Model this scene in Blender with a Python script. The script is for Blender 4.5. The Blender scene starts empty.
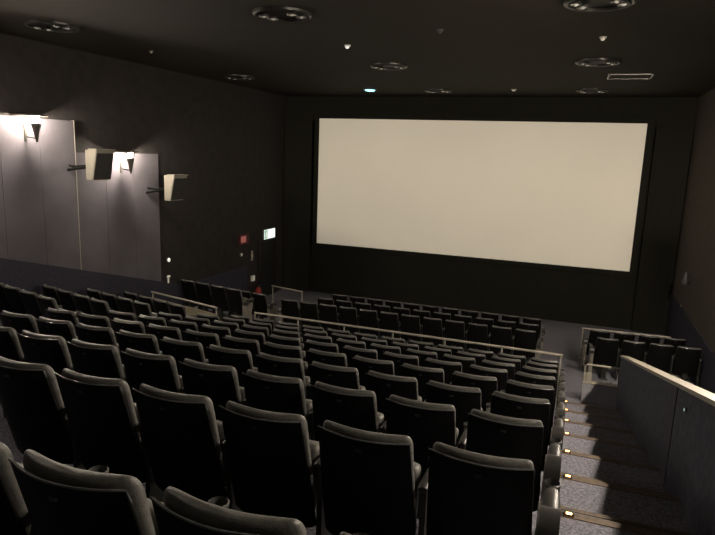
import bpy, bmesh, math, random
from mathutils import Vector, Matrix
C = bpy.context.scene.collection
Z0 = 5.21            # eye height above the front floor
PI = math.pi
rnd = random.Random(4)

# ------------------------------------------------------------------ materials
def mat(name, col, rough=.6, metal=0, noise=None, bump=None, spec=.5, sheen=0, coat=0, emit=None):
    m = bpy.data.materials.new(name); m.use_nodes = True
    nt = m.node_tree; b = nt.nodes['Principled BSDF']
    b.inputs['Base Color'].default_value = (*col, 1)
    b.inputs['Roughness'].default_value = rough
    b.inputs['Metallic'].default_value = metal
    b.inputs['Specular IOR Level'].default_value = spec
    b.inputs['Sheen Weight'].default_value = sheen
    b.inputs['Coat Weight'].default_value = coat
    tc = nt.nodes.new('ShaderNodeTexCoord')
    if noise:
        sc, amt = noise
        n = nt.nodes.new('ShaderNodeTexNoise'); n.inputs['Scale'].default_value = sc
        n.inputs['Detail'].default_value = 6
        nt.links.new(tc.outputs['Object'], n.inputs['Vector'])
        r = nt.nodes.new('ShaderNodeValToRGB')
        r.color_ramp.elements[0].position = .3; r.color_ramp.elements[1].position = .7
        r.color_ramp.elements[0].color = (*[c * (1 - amt) for c in col], 1)
        r.color_ramp.elements[1].color = (*[min(1, c * (1 + amt)) for c in col], 1)
        nt.links.new(n.outputs['Fac'], r.inputs['Fac'])
        nt.links.new(r.outputs['Color'], b.inputs['Base Color'])
    if bump:
        sc, st = bump
        n2 = nt.nodes.new('ShaderNodeTexNoise'); n2.inputs['Scale'].default_value = sc
        nt.links.new(tc.outputs['Object'], n2.inputs['Vector'])
        bp = nt.nodes.new('ShaderNodeBump'); bp.inputs['Strength'].default_value = st
        bp.inputs['Distance'].default_value = .01
        nt.links.new(n2.outputs['Fac'], bp.inputs['Height'])
        nt.links.new(bp.outputs['Normal'], b.inputs['Normal'])
    if emit:
        ec, es = emit
        b.inputs['Emission Color'].default_value = (*ec, 1)
        b.inputs['Emission Strength'].default_value = es
    return m

M = dict(
    carpet=mat('carpet', (.20, .20, .235), .95, noise=(55, .5), bump=(120, .5), spec=.1),
    ceiling=mat('ceiling_paint', (.019, .0165, .011), .85, noise=(3, .12), spec=.2),
    wallfab_lit=mat('lit_wall_fabric', (.112, .104, .120), .95, noise=(1.6, .14), bump=(60, .3), spec=.1, sheen=.1),  # left wall where the lamps reach, their light put into a paler colour
    wall_unlit=mat('unlit_wall_tone', (.034, .0305, .030), .9, noise=(5, .15), spec=.15),  # same left wall outside the lamp pools, dimness put into the colour
    wallright=mat('right_wall_paint', (.085, .074, .062), .9, noise=(5, .12), spec=.15),
    dado=mat('dado_carpet', (.045, .044, .062), .95, noise=(30, .3), spec=.1),
    black=mat('black_masking', (.020, .0195, .016), .95, noise=(8, .08), spec=.1),
    screen=mat('screen_vinyl', (.80, .745, .64), .9, noise=(.35, .03), spec=.1),
    fabric=mat('seat_fabric', (.080, .078, .071), .48, noise=(40, .25), bump=(150, .2), spec=.5, sheen=.15),
    shell=mat('black_shell', (.004, .004, .004), .5, noise=(20, .3), spec=.15),
    plastic=mat('grey_plastic', (.07, .07, .068), .38, noise=(30, .1)),
    arm=mat('arm_vinyl', (.04, .039, .037), .42, noise=(30, .1)),
    standard=mat('grey_side_panel', (.20, .185, .16), .55, noise=(12, .15)),
    edgegleam=mat('edge_gleam_grey', (.10, .105, .105), .25, noise=(20, .1), spec=.6),  # paler grey painting a highlight on the black shell's rim
    plate=mat('seat_plate', (.035, .035, .035), .3, metal=.2, noise=(60, .1)),
    chrome=mat('chrome', (.55, .55, .52), .22, metal=.9, noise=(30, .05)),
    rail=mat('rail_enamel', (.42, .39, .33), .4, metal=.2, noise=(20, .08)),
    cap=mat('wall_cap', (.34, .315, .26), .5, noise=(10, .06)),
    joint_shade=mat('joint_shade_cloth', (.05, .05, .068), .9, noise=(14, .2)),  # darker aisle wall cloth, shading of a pilaster put into the colour
    aislewall=mat('aisle_wall_cloth', (.085, .087, .112), .9, noise=(14, .22), bump=(90, .2), spec=.1),
    infill=mat('infill_board', (.27, .24, .17), .7, noise=(6, .12)),
    curb=mat('curb_paint', (.34, .34, .38), .8, noise=(10, .1)),
    cream=mat('cream_housing', (.25, .235, .195), .5, noise=(8, .05)),
    grille=mat('speaker_grille', (.030, .028, .026), .7, noise=(90, .4)),
    white=mat('white_plastic', (.75, .74, .70), .4, noise=(20, .04)),
    red=mat('red_enamel', (.38, .035, .03), .4, noise=(20, .1)),
    brass=mat('bronze_metal', (.05, .045, .038), .55, metal=.3, noise=(20, .1)),
    nosing=mat('brown_nosing', (.13, .095, .065), .6, noise=(20, .25)),
    door=mat('door_paint', (.014, .014, .014), .6, noise=(9, .2)),
    bulb=mat('lit_bulb', (1, .9, .7), .3, emit=((1, .80, .52), 30)),
    amber=mat('amber_lens', (1, .6, .2), .3, emit=((1, .50, .16), 7)),
    signlit=mat('sign_panel', (.9, .95, .9), .3, emit=((.86, 1, .93), 1.1)),
    signgreen=mat('sign_green', (.25, .45, .33), .3, emit=((.30, .52, .40), .55)),
    cyan=mat('cyan_lamp', (.6, .95, 1), .3, emit=((.45, .93, 1), 1.6)),
    redbox=mat('dark_red_box', (.10, .012, .012), .5, noise=(20, .1)),
    redlamp=mat('red_lamp', (.5, .14, .13), .4, emit=((.62, .21, .19), .22)),
    whitelit=mat('white_glow', (.9, .88, .8), .3, emit=((.9, .9, .84), .75)),
    dimlit=mat('dim_glow', (.7, .68, .6), .3, emit=((.8, .74, .62), .16)),
    guide=mat('guide_lamp', (.7, .9, .85), .3, emit=((.62, .85, .80), .5)),
    lens=mat('lamp_glass', (.7, .7, .68), .12, spec=.8, noise=(20, .05)),
    dkring=mat('ring_metal', (.03, .03, .027), .35, metal=.3, noise=(20, .1)),
    dkmetal=mat('dark_metal', (.05, .05, .045), .35, metal=.6, noise=(20, .1)),
)

# ------------------------------------------------------------------ mesh helpers
def add_box(bm, lo, hi, bev=0, mtx=None, seg=2):
    r = bmesh.ops.create_cube(bm, size=1)
    vs = r['verts']
    lo = Vector(lo); hi = Vector(hi); c = (lo + hi) / 2; s = hi - lo
    for v in vs: v.co = Vector((v.co.x * s.x, v.co.y * s.y, v.co.z * s.z)) + c
    if bev:
        es = list({e for v in vs for e in v.link_edges})
        rr = bmesh.ops.bevel(bm, geom=es, offset=bev, segments=seg, profile=.5, affect='EDGES')
        vs = list({v for f in rr['faces'] for v in f.verts} | {v for v in vs if v.is_valid})
    if mtx:
        for v in vs: v.co = mtx @ v.co
    return vs

def loft(bm, rings, cap=True, closed=True):
    vr = [[bm.verts.new(p) for p in r] for r in rings]
    n = len(vr[0])
    for a, b in zip(vr, vr[1:]):
        for i in range(n if closed else n - 1):
            bm.faces.new((a[i], a[(i + 1) % n], b[(i + 1) % n], b[i]))
    if cap:
        bm.faces.new(vr[0][::-1]); bm.faces.new(vr[-1])
    return vr

def frame_of(d):
    d = d.normalized()
    u = Vector((0, 0, 1)) if abs(d.z) < .9 else Vector((1, 0, 0))
    a = d.cross(u).normalized(); return a, a.cross(d).normalized()

def add_tube(bm, pts, r, n=10):
    pts = [Vector(p) for p in pts]; rs = r if isinstance(r, (list, tuple)) else [r] * len(pts)
    rings = []
    for i, p in enumerate(pts):
        d = pts[min(i + 1, len(pts) - 1)] - pts[max(i - 1, 0)]
        a, b = frame_of(d)
        rings.append([p + (a * math.cos(2 * PI * k / n) + b * math.sin(2 * PI * k / n)) * rs[i] for k in range(n)])
    loft(bm, rings)

def add_lathe(bm, prof, c=(0, 0, 0), n=20, axis='z', close=False):
    c = Vector(c); rings = []
    for r, h in prof:
        ring = []
        for k in range(n):
            a = 2 * PI * k / n; x, y = r * math.cos(a), r * math.sin(a)
            ring.append(c + (Vector((x, y, h)) if axis == 'z' else Vector((h, x, y)) if axis == 'x' else Vector((x, h, y))))
        rings.append(ring)
    if close:
        vr = loft(bm, rings, cap=False)
        for i in range(n):
            bm.faces.new((vr[-1][i], vr[-1][(i + 1) % n], vr[0][(i + 1) % n], vr[0][i]))
    else:
        loft(bm, rings)

def obj(name, bm, m, parent=None, smooth=False, loc=None):
    bmesh.ops.recalc_face_normals(bm, faces=bm.faces[:])
    me = bpy.data.meshes.new(name); bm.to_mesh(me); bm.free()
    me.materials.append(m)
    if smooth:
        for p in me.polygons: p.use_smooth = True
        try: me.set_sharp_from_angle(angle=math.radians(38))
        except Exception: pass
    o = bpy.data.objects.new(name, me); C.objects.link(o)
    if parent: o.parent = parent
    if loc: o.location = loc
    return o

def box(name, lo, hi, m, parent=None, bev=0, mtx=None):
    bm = bmesh.new(); add_box(bm, lo, hi, bev, mtx); return obj(name, bm, m, parent)

def tag(o, label, cat, group=None):
    o['label'] = label; o['category'] = cat
    if group: o['group'] = group
    return o

def thing(name, label, cat, loc=(0, 0, 0), rotz=0, group=None):
    o = bpy.data.objects.new(name, None); C.objects.link(o)
    o.empty_display_size = .1
    o.location = loc; o.rotation_euler = (0, 0, rotz)
    return tag(o, label, cat, group)

def struct(name, bm, m, smooth=False):
    o = obj(name, bm, m, smooth=smooth); o['kind'] = 'structure'; return o

def dup(root, loc, rotz, label):
    r = root.copy(); C.objects.link(r); r.location = loc; r.rotation_euler = (0, 0, rotz)
    r['label'] = label
    for ch in list(root.children):
        c = ch.copy(); C.objects.link(c); c.parent = r
        for g in list(ch.children):
            d = g.copy(); C.objects.link(d); d.parent = c
    return r

def extrude_profile(bm, prof, x0, x1, shift=0, base=-.6):
    """prof: list of (y, z) top line; closed down to base; shift moves the x0 end forward in y"""
    pts = [(y, z) for y, z in prof] + [(prof[-1][0], base), (prof[0][0], base)]
    a = [Vector((x0, y + shift, z)) for y, z in pts]; b = [Vector((x1, y, z)) for y, z in pts]
    va = [bm.verts.new(p) for p in a]; vb = [bm.verts.new(p) for p in b]
    n = len(pts)
    for i in range(n):
        bm.faces.new((va[i], va[(i + 1) % n], vb[(i + 1) % n], vb[i]))
    bm.faces.new(va); bm.faces.new(vb[::-1])

# ------------------------------------------------------------------ layout numbers
XL, XR, YB, YF = -10.3, 3.0, -5.0, 20.3          # room
CEIL = 1.95 + Z0
PY, PZ, SH, SP = 1.1606, .3079, 1.04, .56         # row pitch, row drop, seat height, seat spacing
def rowy(k): return 2.4596 + (k - 1) * PY
def rowf(k): return Z0 - 1.2747 - (k - 1) * PZ - SH   # floor level of row k
ZC = Z0 - 4.80                                    # cross aisle
FA, FB, FC = Z0 - 4.93, Z0 - 5.08, 0.0            # floors of the three front rows
YA, YBr, YC = 14.0, 15.16, 16.27

# ------------------------------------------------------------------ setting
front_prof = [(13.62, FA), (14.80, FA), (14.80, FB), (15.93, FB), (15.93, FC), (20.4, FC)]
def main_prof(nose, mid=None):
    p = []
    for k in range(-3, 9):
        f = rowf(k); y0 = rowy(k) + nose
        if k == -3: p.append((YB - .2, f))
        p.append((y0, f))
        nf = rowf(k + 1) if k < 8 else ZC
        if mid:
            p += [(y0, (f + nf) / 2), (y0 + mid, (f + nf) / 2), (y0 + mid, nf)]
        else: p.append((y0, nf))
    return p + [(13.62, ZC)]
bm = bmesh.new()
extrude_profile(bm, main_prof(1.0) + front_prof, -6.74, .06)
struct('floor', bm, M['carpet'])
bm = bmesh.new()
extrude_profile(bm, main_prof(.83, .33) + front_prof, .06, 1.12)
struct('floor', bm, M['carpet'])
bm = bmesh.new()
extrude_profile(bm, main_prof(.83, .33) + front_prof, -7.9, -6.74)
struct('floor', bm, M['carpet'])
bm = bmesh.new()
extrude_profile(bm, main_prof(1.0)[:-1] + [(12.75, ZC), (12.75, Z0 - 4.62), (14.05, Z0 - 4.62), (14.05, Z0 - 5.0), (15.2, Z0 - 5.0), (15.2, .13), (15.9, .13), (15.9, 0), (16.1, 0)], -10.4, -7.9, shift=.6)
struct('floor', bm, M['carpet'])
bm = bmesh.new(); add_box(bm, (-10.4, 16.0, -.4), (-7.9, 20.4, 0)); struct('floor', bm, M['carpet'])
bm = bmesh.new(); add_box(bm, (1.12, YB - .2, -.5), (XR + .1, 14.0, ZC)); add_box(bm, (1.12, 13.99, -.5), (XR + .1, 20.4, 0)); struct('floor', bm, M['carpet'])

bm = bmesh.new(); add_box(bm, (XL - .2, YB - .2, CEIL), (XR + .2, YF + .2, CEIL + .2)); struct('ceiling', bm, M['ceiling'])
bm = bmesh.new(); add_box(bm, (XL - .2, YB, -.6), (XL, YF, CEIL)); struct('wall_left', bm, M['wall_unlit'])
bm = bmesh.new(); add_box(bm, (XR, YB, -.6), (XR + .2, YF, CEIL)); struct('wall_right', bm, M['wallright'])
bm = bmesh.new(); add_box(bm, (XL - .2, YF, -.6), (XR + .2, YF + .2, CEIL)); struct('wall_front', bm, M['black'])
bm = bmesh.new(); add_box(bm, (XL - .2, YB - .2, -.6), (XR + .2, YB, CEIL)); struct('wall_back', bm, M['wall_unlit'])

# fabric wall panels in stepped groups (left: lamp-lit area painted in by paler colour), and the low carpet dado under them
n = 0
def dado_top(y): return Z0 - 2.22 - .288 * (y - 8.3)
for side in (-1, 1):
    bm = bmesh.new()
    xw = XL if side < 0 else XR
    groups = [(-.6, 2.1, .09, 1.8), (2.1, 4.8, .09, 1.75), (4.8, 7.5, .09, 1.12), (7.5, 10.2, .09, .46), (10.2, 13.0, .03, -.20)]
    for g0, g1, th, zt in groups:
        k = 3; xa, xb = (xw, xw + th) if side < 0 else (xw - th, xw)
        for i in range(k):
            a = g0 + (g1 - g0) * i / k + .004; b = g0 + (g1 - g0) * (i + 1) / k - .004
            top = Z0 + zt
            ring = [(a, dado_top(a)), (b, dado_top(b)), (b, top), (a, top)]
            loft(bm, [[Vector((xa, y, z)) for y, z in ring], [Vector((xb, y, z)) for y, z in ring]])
    struct('trim_%d' % (n + 1), bm, M['wallfab_lit'] if side < 0 else M['wallright']); n += 1
    bm = bmesh.new()
    ye = 17.45 if side < 0 else YF
    for ring, th in (([(-5, -.5), (10.2, -.5), (10.2, dado_top(10.2)), (-5, min(CEIL, dado_top(-5)))], .10 if side < 0 else .025),
                     ([(10.2, -.5), (ye, -.5), (ye, dado_top(14)), (14, dado_top(14)), (10.2, dado_top(10.2))], .04 if side < 0 else .025)):
        xa, xb = (xw, xw + th) if side < 0 else (xw - th, xw)
        loft(bm, [[Vector((xa, y, z)) for y, z in ring], [Vector((xb, y, z)) for y, z in ring]])
    struct('trim_%d' % (n + 1), bm, M['dado']); n += 1

# pale seam batten between the two lit panel groups
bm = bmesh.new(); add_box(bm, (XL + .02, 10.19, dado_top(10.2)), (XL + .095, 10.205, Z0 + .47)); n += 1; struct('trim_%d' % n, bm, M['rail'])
# stair nosings of the right aisle: brown strips
for k in range(0, 9):
    bm = bmesh.new()
    f = rowf(k); nf = rowf(k + 1) if k < 8 else ZC; y = rowy(k) + .83
    add_box(bm, (.08, y - .07, f), (1.1, y + .004, f + .006))
    add_box(bm, (.08, y + .33 - .045, (f + nf) / 2), (1.1, y + .334, (f + nf) / 2 + .006))
    n += 1; struct('trim_%d' % n, bm, M['nosing'])

# projection room window in the back wall (behind the viewer)
bm = bmesh.new(); add_box(bm, (-4.1, YB - .01, Z0 + 1.05), (-3.1, YB + .03, Z0 + 1.6)); o = struct('window_1', bm, M['dkmetal'])

# door on the left wall under the exit sign
bm = bmesh.new(); add_box(bm, (XL + .03, 18.25, 0), (XL + .07, 19.5, 2.1), .01); o = struct('door_1', bm, M['door'])
bm = bmesh.new(); add_tube(bm, [(XL + .07, 18.4, 1.0), (XL + .13, 18.4, 1.0), (XL + .13, 18.4, 1.25), (XL + .07, 18.4, 1.25)], .012, 8); obj('door_handle', bm, M['dkmetal'], o, True)

# ------------------------------------------------------------------ screen
sx0, sx1, sz0, sz1 = -8.925, 1.745, Z0 - 3.322, Z0 + 1.18
sc = thing('cinema_screen', 'large blank off-white cinema screen on the black front wall', 'screen', ((sx0 + sx1) / 2, 20.2, sz0))
w2 = (sx1 - sx0) / 2; hh = sz1 - sz0
box('screen_sheet', (-w2, -.01, 0), (w2, .02, hh), M['screen'], sc)
bm = bmesh.new()
t = .16
for lo, hi in (((-w2 - t, -.06, -t), (w2 + t, .04, 0)), ((-w2 - t, -.06, hh), (w2 + t, .04, hh + t)),
               ((-w2 - t, -.06, 0), (-w2, .04, hh)), ((w2, -.06, 0), (w2 + t, .04, hh))):
    add_box(bm, lo, hi)
obj('masking_frame', bm, M['black'], sc)
for lab, xa, xb in (('tall black curtain panel left of the screen', XL + .03, sx0 - .25), ('tall black curtain panel right of the screen', sx1 + .25, XR - .03)):
    bm = bmesh.new(); N = 48
    pts = [(xa + (xb - xa) * i / N, 20.12 + .005 * math.sin(i * 1.3)) for i in range(N + 1)]
    ring = lambda z: [Vector((x, y, z)) for x, y in pts] + [Vector((x, y + .03, z)) for x, y in reversed(pts)]
    loft(bm, [ring(.02), ring(CEIL - .9)])
    tag(obj('masking_curtain', bm, M['black'], smooth=True), lab, 'curtain')

# ------------------------------------------------------------------ cinema seats
def rear(z): return .26 * (1.04 - z)
def hw_at(z, top=.230, bot=.249): return top + (bot - top) * min(1, max(0, (1.0 - z) / .55))
def ring_at(z, hw, y, t, bow, n=36, p=3.2):
    out = []
    for k in range(n):
        a = 2 * PI * k / n; c, s = math.cos(a), math.sin(a)
        x = hw * math.copysign(abs(c) ** (2 / p), c); yy = t / 2 * math.copysign(abs(s) ** (2 / p), s)
        out.append(Vector((x, y + yy + bow * (x / .23) ** 2, z)))
    return out

def seat_parts(root, left_arm=False, aisle_panel=0, wide=False):
    def hw_at(z, top=.230, bot=.249): return top + (bot - top) * min(1, max(0, (1.0 - z) / .55)) + (.014 if wide else 0)
    # upholstered back, thick roll at the top
    bm = bmesh.new(); rings = []
    for z in (.40, .44, .52, .60, .70, .80, .88, .93, .955, .975, .990, 1.0, 1.006, 1.009):
        t = .05 + .045 * max(0, min(1, (z - .5) / .45))
        hw = hw_at(z)
        if z > .94:
            q = (z - .94) / .0695; k = math.sqrt(max(0, 1 - q * q)); t *= .15 + .85 * k; hw -= .03 * (1 - k) ** 1.3
        if z < .43: t *= .6; hw -= .01
        yc = rear(z) + .012 + (.05 + .045 * max(0, min(1, (z - .5) / .45))) / 2
        rings.append(ring_at(z, hw, yc, t, .055))
    loft(bm, rings); obj('backrest', bm, M['fabric'], root, True)
    # hard black shell behind the back
    bm = bmesh.new(); rings = []
    for z in (.30, .315, .5, .7, .9, .975, .985, .99):
        hw = hw_at(z) + .004; t = .020
        if z < .31: hw -= .02; t = .012
        if z > .98: t = .014; hw -= .006 * (z > .988)
        rings.append(ring_at(z, hw, rear(z) + .002, t, .055, p=6))
    loft(bm, rings); sh = obj('back_shell', bm, M['shell'], root, True)
    bm = bmesh.new(); zt = .992; hx = hw_at(zt) + .003
    add_tube(bm, [(-hx, rear(zt) + .02 + .055 * (hx / .23) ** 2, zt - .05)] + [(x, rear(zt) - .002 + .055 * (x / .23) ** 2, zt) for x in [hx * (-1 + .1 * i) for i in range(21)]] + [(hx, rear(zt) + .02 + .055 * (hx / .23) ** 2, zt - .05)], .0045, 6)
    obj('edge_highlight', bm, M['edgegleam'], sh, True)  # thin tube added as the highlight along the shell top
    bm = bmesh.new(); zc = .935
    add_box(bm, (-.016, rear(zc) - .013, zc - .008), (.016, rear(zc) - .005, zc + .008), .003)
    obj('number_plate', bm, M['plate'], sh)
    # tipped-up seat cushion
    bm = bmesh.new()
    mt = Matrix.Translation((0, .30, .44)) @ Matrix.Rotation(math.radians(-12), 4, 'X')
    add_box(bm, (-.225, -.05, -.05), (.225, .07, .30), .035, mt, 3)
    obj('seat', bm, M['fabric'], root, True)
    # support post with foot
    bm = bmesh.new(); add_box(bm, (-.05, .17, .02), (.05, .27, .42), .01); add_box(bm, (-.09, .10, 0), (.09, .36, .025), .006)
    obj('pedestal', bm, M['dkmetal'], root)
    sides = [1] + ([-1] if left_arm else [])
    for s in sides:
        x = s * .28
        end = (s == aisle_panel)
        bm = bmesh.new()
        if end:
            ring = [(.10, 0), (.46, 0), (.44, .30), (.50, .60), (.14, .62), (.16, .30)]
            loft(bm, [[Vector((x - s * .020, y, z)) for y, z in ring], [Vector((x + s * .050, y, z)) for y, z in ring]])
            obj('side_panel', bm, M['standard'], root)
            xp = s * (.318 if s > 0 else .305)
            bm = bmesh.new(); add_tube(bm, [(xp, .19, .02), (xp, .19, .3), (xp, .20, .60)], [.036, .032, .036], 14)
            obj('arm_post', bm, M['standard'], root, True)
        else:
            ring = [(.16, 0), (.42, 0), (.36, .30), (.44, .68), (.22, .68), (.22, .30)]
            loft(bm, [[Vector((x - .015, y, z)) for y, z in ring], [Vector((x + .015, y, z)) for y, z in ring]])
            obj('leg', bm, M['dkmetal'], root)
        # arm: rounded pad, swelling towards the back, with a cup ring at its front
        bm = bmesh.new(); rings = []
        ww, hh_ = (.045, .04) if end else (.028, .022)
        if end: x = s * (.318 if s > 0 else .305)
        for y, k in ((.185, .25), (.19, .75), (.20, .95), (.22, 1), (.34, .95), (.42, .85), (.44, .6), (.445, .3)):
            zc = .70
            rings.append([Vector((x + ww * k * math.cos(a), y, zc + hh_ * k * math.sin(a))) for a in [2 * PI * i / 16 for i in range(16)]])
        loft(bm, rings); ar = obj('armrest', bm, M['arm'], root, True)
        if end:
            bm = bmesh.new(); rings = []
            for i in range(13):
                a = -PI * .1 + PI * 1.2 * i / 12
                rings.append((.20 + .085 * -math.cos(a), .66 + .085 * math.sin(a)))
            pr = rings + [(.25, .575), (.15, .575)]
            loft(bm, [[Vector((x - .045, y, z)) for y, z in pr], [Vector((x + .045, y, z)) for y, z in pr]])
            obj('arm_head', bm, M['arm'], ar, True)
        bm = bmesh.new()
        add_lathe(bm, [(.034, .63), (.038, .702), (.042, .722), (.036, .727), (.033, .702), (.029, .64)], (x, .485, 0), 20, close=True)
        add_lathe(bm, [(.031, .628), (.031, .636)], (x, .485, 0), 20)
        obj('cup_holder', bm, M['plastic'], ar, True)

def make_seat(left_arm=False, aisle=0, wide=False):
    r = thing('cinema_chair', 'x', 'cinema seat'); seat_parts(r, left_arm, aisle, wide); return r

proto = {'mid': make_seat(), 'right': make_seat(False, 1), 'left': make_seat(True, -1)}
first = {k: True for k in proto}
def place(kind, x, y, z, rot, label, group):
    if first[kind]:
        o = proto[kind]; first[kind] = False
        o.location = (x, y, z); o.rotation_euler = (0, 0, rot); o['label'] = label
    else: o = dup(proto[kind], (x, y, z), rot, label)
    o['group'] = group
    return o

ORD = ['', 'first', 'second', 'third', 'fourth', 'fifth', 'sixth', 'seventh', 'eighth', 'ninth', 'tenth', 'eleventh', 'twelfth']
XE = -.0621 - .2325          # centre of the seat next to the right aisle
count = {0: 4, 1: 6, 2: 9, 3: 12}
for k in range(0, 9):
    nn = count.get(k, 12)
    rn = 9 - k
    if k == 0: where = 'nearest row at the photo bottom'
    elif k == 1: where = 'second row up from the photo bottom'
    elif k == 8: where = 'row directly behind the long rail'
    elif k == 2: where = 'third row up from the photo bottom'
    else: where = '%s row behind the long rail' % ORD[rn]
    for i in range(nn):
        if i == 0: what = 'black cinema seat at the right aisle end,'
        elif i == 11: what = 'black cinema seat at the left aisle end,'
        else: what = 'black seat, %s from the right aisle,' % ORD[i + 1]
        kind = 'right' if i == 0 else ('left' if i == 11 else 'mid')
        dz = -.06 if k == 0 else 0
        place(kind, XE + (0, 0, 0, .015)[k] - i * SP if k < 4 else XE + .03 - i * .5633, rowy(k) + dz, rowf(k), 0, what + ' ' + where, 'cinema seats of the big central block')
# rows in front of the long rail
for r, (y, f, nn) in enumerate(((YA, FA, 12), (YBr, FB, 11), (YC, FC, 11))):
    where = ('rearmost row', 'middle row', 'frontmost row')[r] + ' of the centre block below the screen'
    for i in range(nn):
        if i == 0: what = 'dark seat at the right end,'
        elif i == nn - 1: what = 'dark seat at the left end,'
        else: what = 'dark seat, %s from right,' % ORD[i + 1]
        kind = 'right' if i == 0 else ('left' if i == nn - 1 else 'mid')
        place(kind, -.60 - .2325 - i * SP, y, f, 0, what + ' ' + where, 'cinema seats of the centre block below the screen')
# angled rows beside the left wall
AL = math.radians(14)
def angled(x, y, f, nn, a, d, labels, group):
    """x, y: inner top corner; d=-1 runs towards the left wall, +1 towards the right wall"""
    for i in range(nn):
        t = .2325 + i * SP
        px = x + d * t * math.cos(a); py = y + t * math.sin(a)
        if d < 0: kind = 'right' if i == 0 else 'mid'
        else: kind = 'left' if i == 0 else 'mid'
        place(kind, px, py, f, d * a, labels[i], group)
wn = ['innermost', 'second innermost', 'second outermost', 'outermost']
for r, k in enumerate((5, 6, 7, 8)):
    rw = ['rearmost', 'second rearmost', 'second frontmost', 'frontmost'][r]
    angled(-8.0, rowy(k) + .14, rowf(k), 4, AL, -1,
           ['dark seat, %s of the %s row in the slanting left wing' % (wn[i], rw) for i in range(4)],
           'cinema seats of the angled left wing')
for r, (x, y, f) in enumerate(((-8.05, 13.22, Z0 - 4.62), (-7.98, 14.45, Z0 - 5.0))):
    rw = ['rear', 'front'][r]
    angled(x, y, f, 4 if r == 0 else 3, math.radians(10), -1,
           ['dark seat, %s in the %s row by the left wall near the exit sign' % ((('innermost', 'second innermost', 'second outermost', 'outermost') if r == 0 else ('innermost', 'middle', 'outermost'))[i], rw) for i in range(4 - r)],
           'cinema seats of the front left wing')
for r, (x, y, f, nn) in enumerate(((.74, 14.2, 0.27, 4), (.62, 15.35, .13, 4))):
    rw = ['rear', 'front'][r]
    angled(x, y, f, nn, math.radians(4), 1,
           ['dark seat, %s from left in the %s row beyond the low right aisle wall' % (ORD[i + 1], rw) for i in range(nn)],
           'cinema seats of the front right wing')

# risers under the front right wing
bm = bmesh.new(); add_box(bm, (.55, 13.62, -.3), (XR + .1, 15.1, .27)); add_box(bm, (.55, 15.1, -.3), (XR + .1, 16.3, .13)); struct('floor', bm, M['carpet'])

# ------------------------------------------------------------------ rails
def rail(name, label, a, b, posts, za, zb, grp='handrails'):
    """a,b: (x, y) ends; posts: list of (fraction, foot z); za/zb top heights"""
    r = thing(name, label, 'handrail', (a[0], a[1], min(p[1] for p in posts)))
    o = Vector(r.location)
    A = Vector((a[0], a[1], za)) - o; B = Vector((b[0], b[1], zb)) - o
    bm = bmesh.new(); add_tube(bm, [A, B], .024, 12); obj('top_rail', bm, M['rail'], r, True)
    for f, zf in posts:
        P = A.lerp(B, f); bm = bmesh.new()
        add_tube(bm, [P, Vector((P.x, P.y, zf - o.z))], .017, 10)
        add_lathe(bm, [(.045, zf - o.z), (.045, zf - o.z + .012)], (P.x, P.y, 0), 14)
        obj('post', bm, M['rail'], r, True)
    return r
f8 = rowf(8)
L = 6.53
rail('handrail', 'long pale metal handrail in front of the big block of seats', (-6.53, 11.45), (.03, 11.45),
     [(0, f8)] + [((6.53 - q) / 6.56, f8) for q in (5.46, 4.38, 3.30, 2.21, 1.09)] + [(.995, f8 - .154)], Z0 - 3.59, Z0 - 3.585)
hr = rail('handrail', 'slanting pale handrail in front of the angled left wing', (-9.95, 12.2), (-7.62, 11.6), [(0.02, rowf(8) - .31), (.99, rowf(8) - .16)], Z0 - 3.65, Z0 - 3.65)
a_ = Vector((-9.95, 12.2)) - hr.location.xy; b_ = Vector((-7.62, 11.6)) - hr.location.xy
zb_ = rowf(8) - .31 - hr.location.z; zt_ = Z0 - 3.80 - hr.location.z
bm = bmesh.new(); loft(bm, [[Vector((p.x, p.y + q, z)) for q, z in ((-.015, zb_), (.015, zb_), (.015, zt_), (-.015, zt_))] for p in (a_, b_)])
obj('infill_panel', bm, M['infill'], hr)
rail('handrail', 'dark metal handrail at the front left, below the screen corner', (-8.85, 16.6), (-7.66, 16.35), [(0.02, 0), (.98, 0)], Z0 - 4.24, Z0 - 4.25)
rail('handrail', 'thin metal handrail far in front of the right wing seats', (.46, 16.6), (2.6, 16.75), [(0.01, 0), (.99, 0)], Z0 - 4.37, Z0 - 4.37)

# low curb wall with rail at the foot of the right aisle
t_ = thing('low_wall', 'low pale curb wall with rail at the foot of the right aisle', 'low wall', (.47, 12.4, ZC))
box('curb', (0, 0, 0), (1.3, .12, .40), M['curb'], t_)
bm = bmesh.new(); add_box(bm, (-.01, -.015, .40), (1.3, .135, .425), .004); obj('coping', bm, M['cap'], t_)
bm = bmesh.new(); add_tube(bm, [(.01, .06, .41), (.01, .06, .76), (.03, .06, .785), (1.25, .06, .785)], .02, 10); obj('rail', bm, M['rail'], t_, True)
bm = bmesh.new(); add_box(bm, (.03, .04, .42), (.15, .08, .62), .02); obj('rail_bracket', bm, M['cap'], t_)

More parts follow.
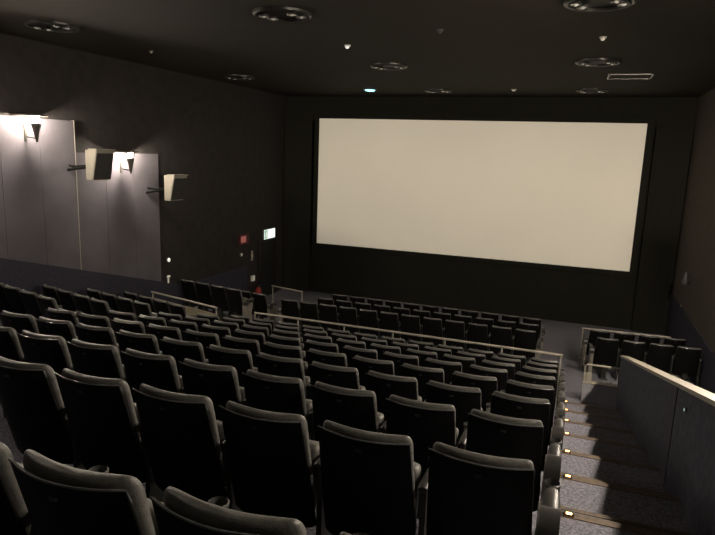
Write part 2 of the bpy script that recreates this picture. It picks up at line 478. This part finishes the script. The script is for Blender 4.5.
# aisle wall, top follows the stairs
bm = bmesh.new()
def wall_top(y): return Z0 - 3.787 - (y - 12.5) * .2665
y0, y1 = -1.5, 12.55
ring = [(y0, -.2), (y1, -.2), (y1, wall_top(y1)), (y0, wall_top(y0))]
loft(bm, [[Vector((1.12, y, z)) for y, z in ring], [Vector((1.24, y, z)) for y, z in ring]])
aw = tag(obj('aisle_wall', bm, M['aislewall']), 'slate blue parapet wall with pale coping along the right stairs', 'low wall')
bm = bmesh.new()
ring = [(y0, wall_top(y0)), (y1 + .01, wall_top(y1)), (y1 + .01, wall_top(y1) + .04), (y0, wall_top(y0) + .04)]
loft(bm, [[Vector((1.10, y, z)) for y, z in ring], [Vector((1.26, y, z)) for y, z in ring]])
obj('coping', bm, M['cap'], aw)
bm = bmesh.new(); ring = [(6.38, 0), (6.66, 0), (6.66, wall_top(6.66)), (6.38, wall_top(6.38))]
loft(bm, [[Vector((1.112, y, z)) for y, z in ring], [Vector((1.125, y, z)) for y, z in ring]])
obj('joint_shade_strip', bm, M['joint_shade'], aw)  # dark strip painting the shade at the pilaster joint
t_ = thing('guide_light', 'tiny round guide light on the slate aisle wall', 'light', (1.115, 5.87, Z0 - 2.19))
bm = bmesh.new(); add_lathe(bm, [(.026, .0), (.026, -.008), (.018, -.012)], (0, 0, 0), 16, 'x'); obj('bezel', bm, M['plastic'], t_, True)
bm = bmesh.new(); add_lathe(bm, [(.016, -.011), (.012, -.017)], (0, 0, 0), 16, 'x'); obj('lens', bm, M['guide'], t_, True)

for k in range(1, 9):
    lab = 'tiny amber step light at the right aisle edge, ' + ('nearest of its line' if k == 1 else 'farthest of its line' if k == 8 else '%s from the front end' % ORD[9 - k])
    t_ = thing('step_light', lab, 'step light', (.18, rowy(k) + .80, rowf(k)), 0, 'amber step lights')
    box('lamp_case', (-.05, -.03, 0), (.03, .02, .035), M['plastic'], t_, .004)
    box('amber_lens', (-.030, -.033, .024), (.012, -.020, .038), M['amber'], t_, .003)

# ------------------------------------------------------------------ wall lamps
def sconce(y, z, side, label):
    off = .09 if y < 10.2 else .03
    x = XL + off if side < 0 else XR - off
    d = 1 if side < 0 else -1
    t = thing('wall_lamp', label, 'wall lamp', (x, y, Z0 + z), 0 if side < 0 else PI, 'wall lamps')
    bm = bmesh.new(); add_box(bm, (0, -.03, -.44), (.02, .03, -.10), .006); obj('back_plate', bm, M['brass'], t)
    bm = bmesh.new(); add_lathe(bm, [(.015, -.44), (.03, -.38), (.06, -.22), (.095, -.10), (.098, -.09), (.05, -.20), (.015, -.36)], (.30, 0, 0), 20, close=True)
    obj('cone_holder', bm, M['brass'], t, True)
    bm = bmesh.new(); add_tube(bm, [(.0, 0, -.34), (.20, 0, -.36), (.30, 0, -.37)], .012, 8); obj('bracket', bm, M['brass'], t, True)
    bm = bmesh.new(); 
    hf = [Vector((0, -.34, 0))] + [Vector((.04 + .44 * math.sin(PI * i / 14), -.34 * math.cos(PI * i / 14), 0)) for i in range(15)] + [Vector((0, .34, 0))]
    loft(bm, [[p + Vector((0, 0, .050)) for p in hf], [p + Vector((0, 0, .062)) for p in hf], [Vector((p.x * .85, p.y * .85, .085)) for p in hf]])
    obj('cap_shade', bm, M['brass'], t)
    bm = bmesh.new(); add_lathe(bm, [(.012, -.075), (.045, -.055), (.068, -.005), (.055, .035), (.03, .052), (.01, .056)], (.30, 0, 0), 16); b = obj('bulb', bm, M['bulb'], t, True)
    l = bpy.data.lights.new('lamp_light', 'POINT'); l.energy = LAMP * (.95 if side < 0 else 1.8); l.color = (1, .86, .70); l.shadow_soft_size = .085
    lo = bpy.data.objects.new('lamp_light', l); C.objects.link(lo)
    lo.location = (x + d * .30, y, Z0 + z)
    b.visible_shadow = True
    return t, lo
LAMP = 1000
lamps = [(3.2, 1.15, 1, 'lit cone wall lamp on the right wall, farthest from the screen'),
         (8.97, .43, -1, 'lit cone wall lamp on the left wall, nearer and larger in view'),
         (11.62, -.22, -1, 'lit cone wall lamp on the left wall between the two speakers'),
         (6.48, 1.07, -1, 'lit cone wall lamp on the left wall outside the frame'),
         (10.9, -.68, 1, 'lit cone wall lamp on the right wall near the screen end'),
         (8.4, -.05, 1, 'lit cone wall lamp on the right wall above the corridor middle'),
         (5.9, .55, 1, 'lit cone wall lamp on the right wall, second farthest from the screen')]
for a in lamps: sconce(*a)


# ------------------------------------------------------------------ speakers
def speaker(loc, label, first_=None):
    if first_: return dup(first_, loc, SPK_ROT, label)
    t = thing('wall_speaker', label, 'speaker', loc, SPK_ROT, 'speakers on the left wall')
    # local: +x out of the wall (grille), -y towards the back of the hall
    prof = [(-.16, -.34), (.04, -.34), (.19, .25), (.19, .30), (-.16, .30)]
    bm = bmesh.new()
    loft(bm, [[Vector((x, -.235, z)) for x, z in prof], [Vector((x, .235, z)) for x, z in prof]])
    es = [e for e in bm.edges]
    bmesh.ops.bevel(bm, geom=es, offset=.012, segments=2, affect='EDGES')
    hs = obj('housing', bm, M['cream'], t, True)
    bm = bmesh.new()
    g = [(.045, -.30), (.165, .20)]
    loft(bm, [[Vector((.040, -.222, -.315)), Vector((.040, .222, -.315)), Vector((.178, .222, .24)), Vector((.178, -.222, .24))],
              [Vector((.060, -.218, -.318)), Vector((.060, .218, -.318)), Vector((.196, .218, .235)), Vector((.196, -.218, .235))]])
    obj('grille', bm, M['grille'], hs)
    bm = bmesh.new(); add_box(bm, (-.05, -.245, .30), (.22, .245, .325), .006); obj('top_lip', bm, M['cream'], hs)
    return t
SPK_ROT = math.radians(-8)
sp1 = speaker((-9.72, 10.37, Z0 - .43), 'cream speaker with dark grille between the two lit wall lamps')
bm = bmesh.new(); add_tube(bm, [(-.53, -.55, -.16), (-.35, -.35, -.10), (-.16, -.05, -.06)], .035, 10); add_tube(bm, [(-.53, -.50, -.02), (-.35, -.33, -.06), (-.16, -.05, -.02)], .02, 8); br = obj('wall_bracket', bm, M['shell'], sp1, True)
sp2 = speaker((-9.72, 12.95, Z0 - 1.02), 'cream speaker on the left wall right of both lit lamps', sp1)

# ------------------------------------------------------------------ ceiling fittings
def downlight(x, y, label, proto_=None):
    z = CEIL
    if proto_: return dup(proto_, (x, y, z), rnd.uniform(-.1, .1), label)
    t = thing('ceiling_downlight', label, 'ceiling light', (x, y, z), 0, 'round recessed ceiling lights')
    bm = bmesh.new(); add_lathe(bm, [(.37, -.005), (.37, -.045), (.40, -.05), (.425, -.035), (.43, -.001), (.37, -.001)], (0, 0, 0), 40, close=True)
    obj('trim_ring', bm, M['dkring'], t, True)
    bm = bmesh.new(); add_lathe(bm, [(.368, -.002), (.368, -.012)], (0, 0, 0), 40); obj('recess_plate', bm, M['shell'], t)
    for sx, sy in ((-.27, -.07), (-.20, .10), (.27, .07), (.20, -.10)):
        bm = bmesh.new(); add_lathe(bm, [(.03, -.01), (.065, -.03), (.072, -.055), (.066, -.058), (.05, -.035), (.02, -.02)], (sx, sy, 0), 18, close=True)
        l = obj('lamp_cup', bm, M['chrome'], t, True)
        bm = bmesh.new(); add_lathe(bm, [(.012, -.02), (.036, -.035), (.04, -.05), (.02, -.068), (.004, -.072)], (sx, sy, 0), 14)
        obj('lamp_glass', bm, M['lens'], l, True)
    return t
dl = downlight(-4.26, 8.22, 'round recessed ceiling light, top centre-left of the photo')
for x, y, lab in ((-8.63, 8.26, 'round recessed ceiling light in the top left corner'),
                  (.02, 8.35, 'round recessed ceiling light cut by the top edge at right'),
                  (-4.23, 13.3, 'round recessed ceiling light above the screen, left of its middle'),
                  (.115, 13.2, 'round recessed ceiling light beside the square ceiling hatch'),
                  (-4.24, 18.3, 'round recessed ceiling light closest to the screen centre'),
                  (.085, 18.35, 'round recessed ceiling light closest to the screen right corner'),
                  (-9.0, 14.9, 'faint round recessed ceiling light near the left wall')):
    downlight(x, y, lab, dl)
t_ = thing('ceiling_hatch', 'square outlined hatch in the ceiling above the screen right', 'ceiling hatch', (.85, 15.5, CEIL))
bm = bmesh.new()
for lo, hi in (((-.47, -.40, -.02), (.47, -.37, 0)), ((-.47, .37, -.02), (.47, .40, 0)), ((-.47, -.4, -.02), (-.44, .4, 0)), ((.44, -.4, -.02), (.47, .4, 0))): add_box(bm, lo, hi)
obj('hatch_frame', bm, M['chrome'], t_)
box('hatch_panel', (-.44, -.37, -.008), (.44, .37, -.001), M['ceiling'], t_)
def detector(x, y, lab, m='white', r=.07, name='smoke_detector', cat='smoke detector'):
    t = thing(name, lab, cat, (x, y, CEIL))
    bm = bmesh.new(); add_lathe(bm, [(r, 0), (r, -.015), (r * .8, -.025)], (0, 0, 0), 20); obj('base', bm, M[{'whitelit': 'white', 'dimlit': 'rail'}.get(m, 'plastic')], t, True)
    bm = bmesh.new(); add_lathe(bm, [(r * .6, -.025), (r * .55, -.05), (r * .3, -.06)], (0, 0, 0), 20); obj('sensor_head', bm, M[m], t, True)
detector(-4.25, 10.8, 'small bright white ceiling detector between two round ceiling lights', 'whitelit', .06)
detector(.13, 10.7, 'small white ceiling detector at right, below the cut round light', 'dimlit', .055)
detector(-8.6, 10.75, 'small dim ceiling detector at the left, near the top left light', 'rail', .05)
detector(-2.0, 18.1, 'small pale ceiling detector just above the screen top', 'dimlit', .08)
detector(-2.27, 9.7, 'tiny ceiling sprinkler near the photo top centre', 'plastic', .055, 'sprinkler', 'sprinkler')
t_ = thing('ceiling_lamp', 'small glowing cyan ceiling lamp just above the screen', 'ceiling light', (-6.29, 18.0, CEIL))
bm = bmesh.new(); add_lathe(bm, [(.21, 0), (.21, -.02), (.17, -.03)], (0, 0, 0), 28); obj('rim', bm, M['dkmetal'], t_, True)
bm = bmesh.new(); add_lathe(bm, [(.165, -.03), (.14, -.06), (.05, -.075)], (0, 0, 0), 28); obj('diffuser', bm, M['cyan'], t_, True)

# ------------------------------------------------------------------ left wall, front end: signs and fittings
xw = XL
t_ = thing('exit_sign', 'glowing white emergency exit sign with green figure above the dark door', 'exit sign', (xw, 18.55, Z0 - 3.12))
box('sign_case', (0, 0, 0), (.07, .82, .36), M['plastic'], t_, .008)
box('sign_face', (.07, .015, .015), (.078, .805, .345), M['signlit'], t_)
# running figure leaving through a doorway, on the nearer third of the face
bm = bmesh.new()
def strip(p, q, w=.016):
    p = Vector((.084, *p)); q = Vector((.084, *q)); add_tube(bm, [p, q], w, 6)
add_box(bm, (.079, .03, .03), (.081, .25, .33))
obj('pictogram_panel', bm, M['signgreen'], t_)
bm = bmesh.new()
add_lathe(bm, [(.02, .081), (.02, .086)], (0, .155, .27), 12, 'x')
strip((.15, .24), (.13, .15)); strip((.13, .15), (.09, .11), .011); strip((.09, .11), (.06, .12), .011)
strip((.13, .15), (.17, .10), .011); strip((.17, .10), (.16, .05), .011)
strip((.15, .23), (.19, .20), .009); strip((.19, .20), (.21, .23), .009); strip((.15, .23), (.10, .21), .009)
obj('running_figure', bm, M['whitelit'], t_)
t_ = thing('alarm_lamp', 'dull red square alarm sign left of the glowing exit sign', 'alarm sign', (xw, 16.98, Z0 - 3.10))
box('sign_box', (0, 0, 0), (.06, .56, .32), M['redbox'], t_, .01)
box('sign_face', (.06, .05, .06), (.066, .36, .27), M['redlamp'], t_)
t_ = thing('wall_button', 'small pale round button under the red alarm sign', 'button', (xw, 17.1, Z0 - 3.44))
bm = bmesh.new(); add_lathe(bm, [(.07, 0), (.07, .03), (.05, .045)], (0, 0, 0), 16, 'x'); obj('button_ring', bm, M['plastic'], t_, True)
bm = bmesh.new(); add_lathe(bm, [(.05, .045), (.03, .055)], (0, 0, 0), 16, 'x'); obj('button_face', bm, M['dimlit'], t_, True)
t_ = thing('wall_plate', 'narrow upright brownish switch plate right of the pale button', 'switch plate', (xw, 17.83, Z0 - 3.75))
box('plate', (0, -.05, 0), (.02, .05, .34), M['rail'], t_, .005); box('switch', (.02, -.02, .12), (.035, .02, .22), M['white'], t_, .004)
t_ = thing('wall_box', 'small white box on the wall above the fire extinguisher', 'wall box', (xw, 17.83, Z0 - 4.47))
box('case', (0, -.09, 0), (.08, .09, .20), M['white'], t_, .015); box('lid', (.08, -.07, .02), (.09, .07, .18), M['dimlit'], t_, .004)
t_ = thing('fire_extinguisher', 'red fire extinguisher standing by the front left wall', 'fire extinguisher', (XL + .22, 17.9, .0))
bm = bmesh.new(); add_lathe(bm, [(.08, 0), (.095, .02), (.095, .42), (.07, .50), (.03, .54)], (0, 0, 0), 20); obj('cylinder', bm, M['red'], t_, True)
bm = bmesh.new(); add_lathe(bm, [(.097, .14), (.097, .30)], (0, 0, 0), 20); obj('label_band', bm, M['white'], t_, True)
bm = bmesh.new(); add_box(bm, (-.02, -.07, .54), (.02, .08, .57), .004); add_box(bm, (-.02, -.07, .59), (.02, .08, .61), .004); add_lathe(bm, [(.02, .53), (.02, .60)], (0, 0, 0), 10); obj('valve_handle', bm, M['dkmetal'], t_)
bm = bmesh.new(); add_tube(bm, [(.02, .03, .57), (.10, .06, .5), (.12, .06, .3), (.11, .05, .12)], .012, 8); obj('hose', bm, M['dkmetal'], t_, True)
t_ = thing('pilot_lamp', 'small round white pilot lamp on the left wall above the slanting rail', 'light', (XL + .03, 13.27, Z0 - 3.02))
bm = bmesh.new(); add_lathe(bm, [(.07, 0), (.07, .03), (.06, .05)], (0, 0, 0), 20, 'x'); obj('rim', bm, M['plastic'], t_, True)
bm = bmesh.new(); add_lathe(bm, [(.057, .048), (.05, .06), (.02, .068)], (0, 0, 0), 20, 'x'); obj('lens', bm, M['whitelit'], t_, True)
t_ = thing('wall_hook', 'small pale bracket on the left wall below the pilot lamp', 'bracket', (XL + .04, 13.26, Z0 - 3.66))
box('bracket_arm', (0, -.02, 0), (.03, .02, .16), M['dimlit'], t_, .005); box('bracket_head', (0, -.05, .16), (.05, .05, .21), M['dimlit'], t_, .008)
# right wall
t_ = thing('cone_fitting', 'small unlit pale cone fitting on the right wall beside the screen', 'wall fitting', (XR, 17.65, Z0 - 3.1))
bm = bmesh.new(); add_lathe(bm, [(.085, 0), (.09, .02), (.02, .32), (.008, .34)], (-.10, 0, 0), 16); obj('cone', bm, M['plastic'], t_, True)
box('back_plate', (-.02, -.04, .05), (0, .04, .25), M['dkmetal'], t_); box('stem', (-.10, -.012, .13), (-.01, .012, .16), M['dkmetal'], t_)
t_ = thing('socket_plate', 'tiny pale socket plate low on the right wall near the front', 'socket', (XR, 18.35, Z0 - 3.94))
box('plate', (-.015, -.04, 0), (0, .04, .12), M['rail'], t_, .003); box('insert', (-.02, -.02, .03), (-.012, .02, .09), M['white'], t_)

# ------------------------------------------------------------------ projector beam: a spot in the projection window, masked to the picture
PR = Vector((-3.59, -4.9, Z0 + 1.3))
l = bpy.data.lights.new('projector_beam', 'SPOT'); l.energy = 6800; l.color = (1, .955, .86)
l.spot_size = math.radians(40); l.spot_blend = 0; l.shadow_soft_size = .02
lo = bpy.data.objects.new('projector_beam', l); C.objects.link(lo); lo.location = PR
lo.rotation_euler = (PI / 2, 0, 0)         # looks along +y, level
l.use_nodes = True
nt = l.node_tree; em = nt.nodes.get('Emission')
tc = nt.nodes.new('ShaderNodeTexCoord'); sep = nt.nodes.new('ShaderNodeSeparateXYZ')
nt.links.new(tc.outputs['Normal'], sep.inputs[0])
def mth(op, a, b=None, clamp=False):
    n = nt.nodes.new('ShaderNodeMath'); n.operation = op; n.use_clamp = clamp
    for i, v in enumerate((a, b)):
        if v is None: continue
        if isinstance(v, (int, float)): n.inputs[i].default_value = v
        else: nt.links.new(v, n.inputs[i])
    return n.outputs[0]
az = mth('ABSOLUTE', sep.outputs['Z'])
dist = 20.19 - PR.y
# local x = world x; local y = world z (sign handled through the centre)
u = mth('DIVIDE', sep.outputs['X'], az); v = mth('DIVIDE', sep.outputs['Y'], az)
uc = ((sx0 + sx1) / 2 - PR.x) / dist; vc = ((sz0 + sz1) / 2 - PR.z) / dist
hu = (sx1 - sx0) / 2 / dist; hv = (sz1 - sz0) / 2 / dist
def inside(t, c, h):
    return mth('LESS_THAN', mth('ABSOLUTE', mth('SUBTRACT', t, c)), h)
mask = mth('MULTIPLY', inside(u, uc, hu), inside(v, vc, hv))
nt.links.new(mask, em.inputs['Strength'])

# faint house light behind the viewer, recessed in the rear ceiling
for x in (-7.5, -3.5, .3):
    l = bpy.data.lights.new('house_light', 'AREA'); l.energy = 4; l.size = .6; l.shape = 'DISK'; l.color = (1, .9, .75)
    lo = bpy.data.objects.new('house_light', l); C.objects.link(lo); lo.location = (x, -1.5, CEIL - .02)

w = bpy.data.worlds.new('world'); bpy.context.scene.world = w; w.use_nodes = True
w.node_tree.nodes['Background'].inputs[0].default_value = (.9, 1, .8, 1)
w.node_tree.nodes['Background'].inputs[1].default_value = .0

# ------------------------------------------------------------------ camera
F, YAW, PITCH, ROLL = 599.005, .345963682, .188219393, .0362422457
cy, sy, cp, sp_ = math.cos(YAW), math.sin(YAW), math.cos(PITCH), math.sin(PITCH)
fwd = Vector((-sy * cp, cy * cp, -sp_)); right = Vector((cy, sy, 0)); up = right.cross(fwd)
c, s = math.cos(ROLL), math.sin(ROLL)
rr, uu = right * c + up * s, right * -s + up * c
cam = bpy.data.cameras.new('camera'); cam.sensor_fit = 'HORIZONTAL'; cam.sensor_width = 36; cam.lens = F / 715 * 36
cam.clip_start = .05
co = bpy.data.objects.new('camera', cam); C.objects.link(co)
m3 = Matrix((rr, uu, -fwd)).transposed()
co.matrix_world = Matrix.Translation((0, 0, Z0)) @ m3.to_4x4()
S = bpy.context.scene; S.camera = co
S.view_settings.view_transform = 'Standard'; S.view_settings.look = 'None'
S.view_settings.exposure = 0; S.view_settings.gamma = 1; S.view_settings.use_curve_mapping = False
